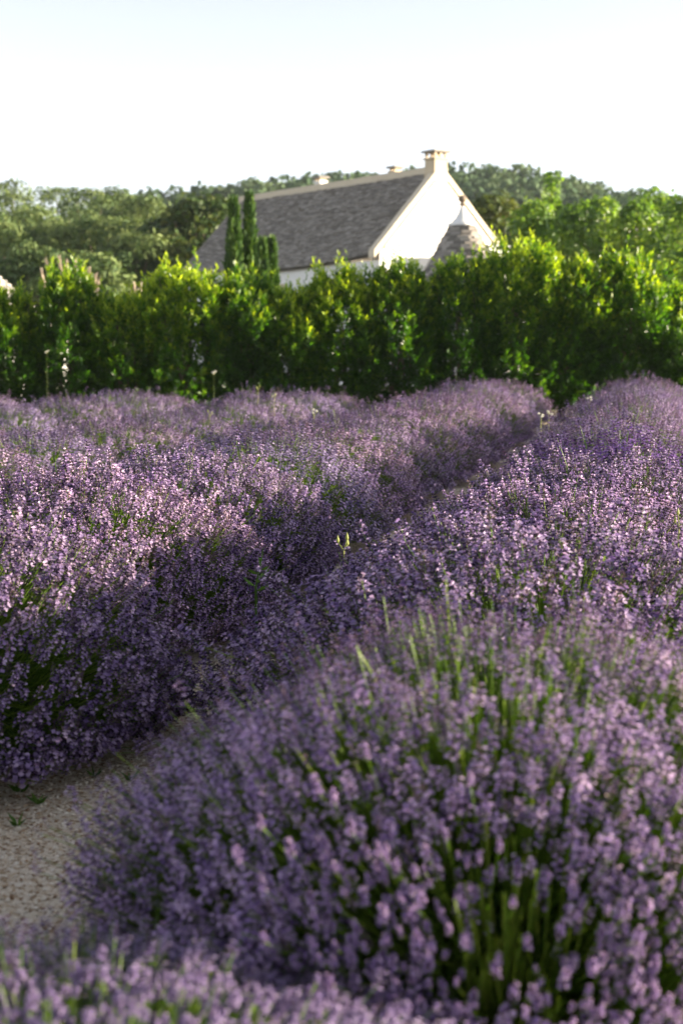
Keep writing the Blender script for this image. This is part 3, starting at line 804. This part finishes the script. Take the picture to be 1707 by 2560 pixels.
def bush_layout(G, n, a, b, h, gaps, gz=0.72):
    """flower head foot points P, directions d, stem feet Q, and which stems carry no flower"""
    ii = np.arange(n); th = ii * 2.399963 + G.normal(0, 0.04, n); cz = np.clip(-0.08 + 1.08 * (ii + 0.5) / n + G.normal(0, 0.012, n), -0.08, 1)
    pol = np.arccos(np.clip(cz, -1, 1)); pol = pol * 1.02
    dirn = np.stack([np.sin(pol) * np.cos(th), np.sin(pol) * np.sin(th), np.cos(pol)], -1)
    lump = 1 + 0.035 * np.sin(th * 3 + pol * 4) + 0.025 * np.sin(th * 5 - pol * 7) + 0.018 * np.sin(th * 8 + pol * 11)
    dep = lump * (1 - np.abs(G.normal(0, 0.075, n))) * np.where(G.uniform(0, 1, n) < 0.10, G.uniform(1.03, 1.14, n), 1)
    P = dirn * np.array([a, b, h]) * dep[:, None]
    P[:, 2] = np.maximum(P[:, 2], 0.05 + 0.05 * G.uniform(0, 1, n)) + 0.02
    P[:, :2] *= (0.93 + 0.07 * np.clip(P[:, 2] / 0.3, 0, 1))[:, None]
    Q = np.stack([P[:, 0] * 0.28, P[:, 1] * 0.28, 0.10 + 0.22 * np.clip(P[:, 2], 0, 1)], -1) + G.normal(0, 0.03, (n, 3))
    bare = np.zeros(n, bool)
    for (gx, gy, gr) in gaps:
        v = P[:, :2] - np.array([gx, gy]); dist = np.linalg.norm(v, axis=1)
        inside = (dist < gr * 1.2) & (P[:, 2] > h * gz)
        push = np.clip(1 - dist / (gr * 2.2), 0, 1) * gr * 0.4
        top = P[:, 2] > h * gz
        P[:, :2] += np.where(top[:, None], unit(v + 1e-6) * push[:, None], 0)
        bare |= inside & (G.uniform(0, 1, n) < 0.62)
    P[bare, 2] *= 0.78; P[bare, :2] *= 0.96
    dd = unit(unit(P - Q) * 0.62 + np.array([0, 0, 0.8]) + G.normal(0, 0.12, (n, 3)))
    return P, dd, Q, bare


def bush_parts(G, n, a, b, h, gaps, tpls, head=0.058, skip=None, leaves=2600):
    P, d, Q, bare = bush_layout(G, n, a, b, h, gaps, 0.3 if skip is not None else 0.72)
    L_ = head * G.uniform(0.6, 1.5, n)
    spent = G.uniform(0, 1, n) < 0.12
    keep = ~bare
    fl = MB()
    ty = G.integers(0, len(tpls), n)
    tint = np.where(spent, 0.3, G.normal(0, 0.22, n))
    ex = np.zeros(n, bool)
    if skip is not None: ex = skip(P, keep)
    for k, (ca, pe) in enumerate(tpls):
        m_ = keep & (ty == k) & ~ex
        if not m_.any(): continue
        R = frames(d[m_], g=G)
        wds = L_[m_][:, None] * np.array([[1, 1, 1]]) * np.stack([G.uniform(1.1, 1.6, m_.sum())] * 2 + [np.ones(m_.sum())], -1)
        fl.scatter(ca[0], ca[1], R, P[m_], wds, 0, tint[m_], ca[2])
        sp = ~spent[m_]
        fl.scatter(pe[0], pe[1], R[sp], P[m_][sp], wds[sp], 1, tint[m_][sp], pe[2])
    fl.t = [np.clip(t, 0, 1) for t in fl.t]
    st = MB()
    e = P + d * (L_ * 0.8)[:, None] * keep[:, None]
    bend = Q * 0.3 + P * 0.7 - d * 0.10 + G.normal(0, 0.01, (n, 3))
    bend[:, 2] = np.maximum(bend[:, 2], 0.04)
    r0 = np.where(bare, 0.0015, 0.0012)
    segs = ((Q, bend, 1.15), (bend, P, 1.0), (P, e, 0.7)) if tpls is HI else (((Q, bend, 1.1), (bend, P, 1.0)) if skip is not None else ((bend, P, 1.1),))
    for A_, B_, s_ in segs:
        v = B_ - A_; ln = np.linalg.norm(v, axis=1)
        ok = ln > 1e-3
        st.scatter(STEM_V, STEM_F, frames(v[ok], g=G), A_[ok], np.stack([r0[ok] * s_, r0[ok] * s_, ln[ok]], -1), 0, np.clip(G.normal(0.55, 0.22, ok.sum()), 0, 1))
    for (gx, gy, gr) in gaps:                                 # fresh green shoots standing in the opening
        m_ = int(14000 * gr * gr); q = G.normal(0, 0.55, (m_, 2)) * gr + np.array([gx, gy])
        zt = h * np.sqrt(np.clip(1 - (q[:, 0] / a) ** 2 - (q[:, 1] / b) ** 2, 0.05, 1)) * G.uniform(0.58, 0.9, m_)
        tp = np.stack([q[:, 0], q[:, 1], zt], -1); bt = np.stack([q[:, 0] * 0.8, q[:, 1] * 0.8, zt * 0.35], -1)
        v = tp - bt + G.normal(0, 0.02, (m_, 3)); ln = np.linalg.norm(v, axis=1)
        st.scatter(STEM_V, STEM_F, frames(v, g=G), bt, np.stack([np.full(m_, 0.0016)] * 2 + [ln], -1), 0, np.clip(G.normal(0.8, 0.15, m_), 0, 1))
    lf = MB()
    th = G.uniform(0, 2 * PI, leaves); cz = G.uniform(0, 1, leaves); sn = np.sqrt(1 - cz ** 2)
    dirn = np.stack([sn * np.cos(th), sn * np.sin(th), cz], -1)
    LP = dirn * np.array([a * 0.64, b * 0.64, h * 0.56]) * G.uniform(0.72, 1.0, leaves)[:, None]
    dd = unit(dirn + np.array([0, 0, 0.9]) + G.normal(0, 0.25, (leaves, 3)))
    s = G.uniform(0.06, 0.13, leaves)
    lf.scatter(DIAM_V, DIAM_F, frames(dd, g=G), LP, np.stack([s * 0.075, s * 0.1, s], -1), 0, np.clip(G.normal(0.5, 0.25, leaves), 0, 1))
    nn = 10                                                   # woody, leafy heart of the bush
    prof = [(math.cos(u * PI / 2), math.sin(u * PI / 2)) for u in np.linspace(0, 1, 7)]
    V = [(a * 0.55 * pr[0] * math.cos(q), b * 0.55 * pr[0] * math.sin(q), h * 0.36 * pr[1] * (1 + 0.06 * math.sin(q * 3))) for pr in prof for q in np.arange(16) * 2 * PI / 16]
    i = np.arange(6)[:, None] * 16; j = np.arange(16)[None]; jn = (j + 1) % 16
    lf.add(V, np.stack([i + j, i + jn, i + 16 + jn, i + 16 + j], -1).reshape(-1, 4), 0, 0.1)
    return fl, st, lf, (P[ex], d[ex], L_[ex], ty[ex], tint[ex])


FLM = [M['calyx'], M['petal']]


def make_bush_meshes(seed, n, tpls, a=0.86, b=0.82, h=0.66, gaps=(), head=0.058, leaves=2600):
    G = np.random.default_rng(seed)
    fl, st, lf, _ = bush_parts(G, n, a, b, h, gaps, tpls, head, leaves=leaves)
    return fl.mesh('flower_spikes', FLM), st.mesh('stems', [M['stem']]), lf.mesh('leaves', [M['lavleaf']])


VAR_HI = [make_bush_meshes(900, 3900, HI, gaps=[(0.05, -0.1, 0.10)], head=0.050), make_bush_meshes(901, 3900, HI, gaps=[(-0.2, 0.1, 0.07), (0.3, -0.2, 0.06)], head=0.050)]
VAR_LO = [make_bush_meshes(910 + k, 2600, LO, gaps=[(0.2 * math.sin(k * 2), 0.2 * math.cos(k * 3), 0.07)], head=0.05, leaves=900) for k in range(3)]
GB = np.random.default_rng(77)
ORD = ['first', 'second', 'third', 'fourth', 'fifth', 'sixth', 'seventh', 'eighth', 'ninth', 'tenth', 'eleventh', 'twelfth', 'thirteenth', 'fourteenth', 'fifteenth', 'sixteenth', 'seventeenth', 'eighteenth']


def add_bush(meshes, x, y, rz, sc, label, colour):
    root = thing('lavender_bush', (x, y, 0), label, 'lavender', 'lavender bushes planted in rows')
    root.rotation_euler = (0, 0, rz); root.scale = sc
    for nm, me in zip(('flower_spikes', 'stems', 'leaves'), meshes):
        o = link(nm, me, root); o['kind'] = 'stuff'; o.color = colour
    return root


def near_bush(x, y, rz, sc, label, colour, seed, gaps, n=11500):
    """a bush so close that its nearest flower spikes are objects of their own"""
    G = np.random.default_rng(seed); cr, sr = math.cos(rz), math.sin(rz)
    def skip(P, keep):
        wx = x + sc[0] * (P[:, 0] * cr - P[:, 1] * sr); wy = y + sc[1] * (P[:, 0] * sr + P[:, 1] * cr); wz = P[:, 2] * sc[2]
        vx = wx / np.maximum(wy, 0.1); el = np.degrees(np.arctan2(CAM_H - wz, wy))
        vis = keep & (np.abs(vx) < 0.26) & (el < 27) & (el > -5) & (P[:, 2] > 0.25)
        dist = np.sqrt(wx ** 2 + wy ** 2 + (CAM_H - wz) ** 2) + np.where(vis, 0, 100)
        ex = np.zeros(len(P), bool); ex[np.argsort(dist)[:280]] = True
        return ex & vis
    fl, st, lf, (P, d, L_, ty, ti) = bush_parts(G, n, 0.86, 0.82, 0.66, gaps, LO, 0.026, skip, 3000)
    root = add_bush((fl.mesh('flower_spikes', FLM), st.mesh('stems', [M['stem']]), lf.mesh('leaves', [M['lavleaf']])), x, y, rz, sc, label, colour)
    R = frames(d, g=G)
    for k in range(len(P)):
        o = link('flower_spike', XMESH[k % len(XMESH)], root)
        mt = np.eye(4); mt[:3, :3] = R[k] * (L_[k] * np.array([1.05, 1.05, 0.85])); mt[:3, 3] = P[k]
        o.matrix_local = Matrix(mt.tolist()); o.color = colour
    return root


XMESH = []
for (ca, pe) in XX:
    mb = MB(); mb.add(ca[0], ca[1], 0, ca[2]); mb.add(pe[0], pe[1], 1, pe[2]); XMESH.append(mb.mesh('flower_spike', FLM))

ROWS = [('the row right of the gravel path', -0.36, 22.3, 1), ('the row left of the gravel path', -2.58, 22.6, 2),
        ('the second row left of the gravel path', -4.80, 20.9, 3), ('the third row left of the gravel path', -7.05, 19.8, 4),
        ('the fourth row left of the gravel path', -9.30, 19.2, 5)]
PITCH = 1.45
for (rname, d0, Yend, rs) in ROWS:
    G = np.random.default_rng(1000 + rs)
    Ys = [1.72, 2.78] if rs == 1 else []
    y = 4.35 if rs == 1 else 1.2 + 0.3 * rs
    while y < Yend:
        Ys.append(y); y += PITCH * G.uniform(0.9, 1.1)
    # only bushes that can be seen from about here
    Ys = [q for q in Ys if (rowpt(d0, q)[0] + 1.6) / max(q, 0.1) > -0.255 - 0.35 / max(q, 0.5)]
    N_ = len(Ys)
    for i, q in enumerate(Ys):
        p_ = rowpt(d0 + G.normal(0, 0.05) + ((-0.40 if q < 2 else 0.07) if rs == 1 and q < 2.9 else 0), q)
        hgt = (G.uniform(0.97, 1.13) if rs == 1 else G.uniform(0.88, 1.1)) * (1, 1, 0.94, 0.87, 0.84)[rs - 1]
        wid = (G.uniform(0.97, 1.02) if q < 3 else G.uniform(1.16, 1.2) if q < 5 else G.uniform(1.1, 1.18) if q < 8 else G.uniform(0.99, 1.08)) if rs == 1 else G.uniform(1.06, 1.16) if q < 8 else G.uniform(0.98, 1.08)
        if rs == 1 and i == 0: hgt, wid = 0.60, 0.95
        if rs == 1 and i == 1: hgt, wid = 1.06, 1.0
        sc = (wid, wid * G.uniform(0.97, 1.08), hgt)
        rz = G.uniform(0, 2 * PI)
        c = 1 + G.normal(0, 0.07); hue = G.normal(0, 0.04)
        colour = (c * (1 + hue), c, c * (1 - hue * 0.5), 1)
        if i < (N_ + 1) // 2: lab = f'{ORD[i]} lavender bush from the front in {rname}'
        else: lab = f'{ORD[N_ - 1 - i]} lavender bush from the hedge end in {rname}'
        if (rs, i) in ((1, 5), (3, 1)):
            colour = (0.62, 0.45, 0.85, 1); lab = f'deeper violet lavender bush, {ORD[i]} from the front, ' + rname.replace('the ', '').replace(' gravel', '')
        if rs == 1 and i == 0:
            near_bush(p_[0], p_[1], 0.3, sc, 'low lavender bush cut off by the bottom edge, nearest of all', colour, 31, [])
        elif rs == 1 and i == 1:
            colour = (1.14, 1.1, 1.13, 1)                     # flowers tinted brighter to stand in for sunlight on the mound
            near_bush(p_[0], p_[1], 0.0, sc, 'big lavender mound at the front with bright green stems in its split centre', colour, 32, [(-0.03, -0.14, 0.14), (-0.06, -0.62, 0.10)])
        elif q < 8.5: add_bush(VAR_HI[(i + rs) % 2], p_[0], p_[1], rz, sc, lab, colour)
        else: add_bush(VAR_LO[G.integers(0, 3)], p_[0], p_[1], rz, sc, lab, colour)

# ------------------------------------------------------------------ weeds
def weed_stalk(px, py_top, D, z0, label, heads='bud', seed=1, lean=0.05, cat='weed', fat=1.0):
    G = np.random.default_rng(seed)
    top = at(px, py_top, D); foot = np.array([top[0] - lean, D, 0.0])
    root = thing('weed_stalk', tuple(foot), label, cat, 'tall weeds among the lavender')
    mid = foot * 0.4 + top * 0.6 + np.array([0.015, 0, 0])
    mb = MB(); tube(mb, [foot, mid, top], np.array([0.0045, 0.004, 0.0026]) * fat, 6, 0, 0.9 if fat > 0.8 else 0.2); mb.build('stem', M['weed'], root, True)
    tips = []
    for k in range(3):
        a = k * 2.1 + seed; tips.append(top + np.array([0.022 * math.cos(a), 0.02 * math.sin(a), 0.012 + 0.012 * k]))
        mb = MB(); tube(mb, [top - np.array([0, 0, 0.008]), tips[-1]], [0.0016, 0.0013], 5, 0, 0.7); mb.build('branch', M['weed'], root, True)
        mb = MB(); c = tips[-1]
        if heads == 'bud':
            lathe(mb, c, [(0.002, c[2] - 0.003), (0.0055, c[2] + 0.003), (0.0048, c[2] + 0.010), (0.0022, c[2] + 0.018), (0.0006, c[2] + 0.025)], 8, 0, 0.75)
            mb.build('bud', M['weed'], root, True)
        else:
            n = 40; dd = sphere_dirs(n, G); dd[:, 2] = np.abs(dd[:, 2]); s = np.full(n, 0.016 if heads == 'flower' else 0.022)
            mb.scatter(DIAM_V, DIAM_F, frames(dd, g=G), np.repeat(c[None], n, 0), np.stack([s * 0.5, s * 0.5, s], -1), 0, G.uniform(0, 1, n))
            mb.build('flower_head', M['white_petal'], root)
    mb = MB()
    P = np.array([foot + (top - foot) * u for u in (0.62, 0.75)]); dd = np.array([[0.7, 0.2, 0.7], [-0.7, 0.1, 0.6]])
    mb.scatter(DIAM_V, DIAM_F, frames(dd, g=G), P, np.array([[0.008, 0.008, 0.03]] * 2), 0, 0.6); mb.build('leaf', M['weed'], root)


weed_stalk(860, 1372, 4.95, 0.5, 'pale green weed stalk with three pointed buds beside the gravel path', 'bud', 1, fat=0.9)
weed_stalk(645, 975, 16.5, 0.5, 'pale weed stalk rising against the dark hedge foot, taller of two', 'bud', 2)
weed_stalk(686, 995, 16.0, 0.5, 'short pale weed stalk beside the taller one before the hedge', 'bud', 3)
weed_stalk(785, 1036, 12.5, 0.5, 'weed stalk with a cream flower in the second row left of the path', 'flower', 4)
weed_stalk(1352, 1046, 12.0, 0.5, 'cream seed headed weed at the far path edge', 'flower', 5)
weed_stalk(1372, 1040, 12.3, 0.5, 'second cream seed headed weed standing right beside its twin at path', 'flower', 6)
weed_stalk(1473, 1003, 14.5, 0.5, 'single white flower on the right row against the dark hedge', 'flower', 7)
weed_stalk(535, 936, 20.0, 0.5, 'white flowering weed in front of the dark hedge left of the middle', 'umbel', 8, fat=0.45)
weed_stalk(118, 884, 20.5, 0.5, 'small white flower glowing before the dark left hedge', 'flower', 9, fat=0.4)
weed_stalk(1697, 1312, 5.2, 0.5, 'yellowish weed stalk at the right picture edge', 'bud', 10)
weed_stalk(525, 1040, 14.0, 0.5, 'thin straw coloured weed stalk in the pale far lavender', 'bud', 11)


def sowthistle():
    G = np.random.default_rng(4)
    b = at(640, 1480, 5.6); foot = np.array([b[0], 5.6, 0.0])
    root = thing('leafy_weed', tuple(foot), 'bluish green leafy weed poking out of the left row beside path', 'weed')
    mb = MB(); tube(mb, [foot, b + [0, 0, 0.02], b + [0.03, 0, 0.17]], [0.006, 0.005, 0.002], 6, 0, 0.3); mb.build('stem', M['seedling'], root, True)
    for k in range(8):
        a = k * 2.4; mb = MB()
        d = np.array([[math.cos(a), math.sin(a) - 0.3, 0.5]]); s = 0.085 - 0.006 * k
        mb.scatter(LEAF_V, LEAF_F, frames(d, g=G), (b + np.array([0.004 * k, 0, 0.018 * k]))[None], np.array([[s * 0.35, s, s]]), 0, 0.5); mb.build('leaf', M['seedling'], root)


sowthistle()
SEED = [(45, 2070, 'small seedling nearest the bottom of the gravel'), (95, 2015, 'tiny seedling in the open middle of the gravel path'), (238, 1945, 'seedling by the foot of the right row on gravel'),
        (325, 1955, 'seedling almost under the right row on gravel'), (160, 1900, 'seedling at the edge of the left row shade'), (240, 1895, 'seedling beside the bent grass blade'), (50, 1985, 'broad leaved seedling at the left picture edge')]
for i, (px, py, lab) in enumerate(SEED):
    G = np.random.default_rng(60 + i)
    cyy = (1280 - py) / FPX; ang = math.atan(-cyy) + TILT; D = CAM_H / math.tan(ang)
    b = at(px, py, D); b[2] = 0.004
    root = thing('seedling', tuple(b), lab, 'seedling', 'green seedlings on the gravel path')
    for k in range(5):
        mb = MB(); a = k * 1.3 + i
        d = np.array([[math.cos(a), math.sin(a), 0.9]]); s = G.uniform(0.03, 0.05)
        mb.scatter(LEAF_V, LEAF_F, frames(d, g=G), b[None], np.array([[s * 0.3, s, s]]), 0, G.uniform(0, 1)); mb.build('leaf', M['seedling'], root)
# the bent blade of grass
b = at(220, 1895, CAM_H / math.tan(math.atan((1895 - 1280) / FPX) + TILT)); b[2] = 0
root = thing('grass_blade', tuple(b), 'single bent green grass blade arching over the gravel', 'grass')
mb = MB()
tube(mb, [b, b + [0.01, 0, 0.05], b + [0.04, 0, 0.085], b + [0.09, 0, 0.095], b + [0.13, 0, 0.085]], [0.004, 0.004, 0.0035, 0.0025, 0.001], 5, 0, 0.8)
mb.build('blade', M['seedling'], root, True)

# ------------------------------------------------------------------ air
m = bpy.data.materials.new('haze'); m.use_nodes = True; N = m.node_tree.nodes; N.clear()
pv = N.new('ShaderNodeVolumePrincipled'); pv.inputs['Color'].default_value = (0.84, 0.90, 1.0, 1); pv.inputs['Density'].default_value = 0.00017
mo = N.new('ShaderNodeOutputMaterial'); m.node_tree.links.new(pv.outputs[0], mo.inputs['Volume'])
mb = MB()
c = [(-950, -450, -1.6), (950, -450, -1.6), (950, 1450, -1.6), (-950, 1450, -1.6)]
box8(mb, c + [(x, y, 44.0) for x, y, z in c]); o = mb.build('haze', m, loc=(0, 0, 0)); o['kind'] = 'stuff'
cy.volume_bounces = 0
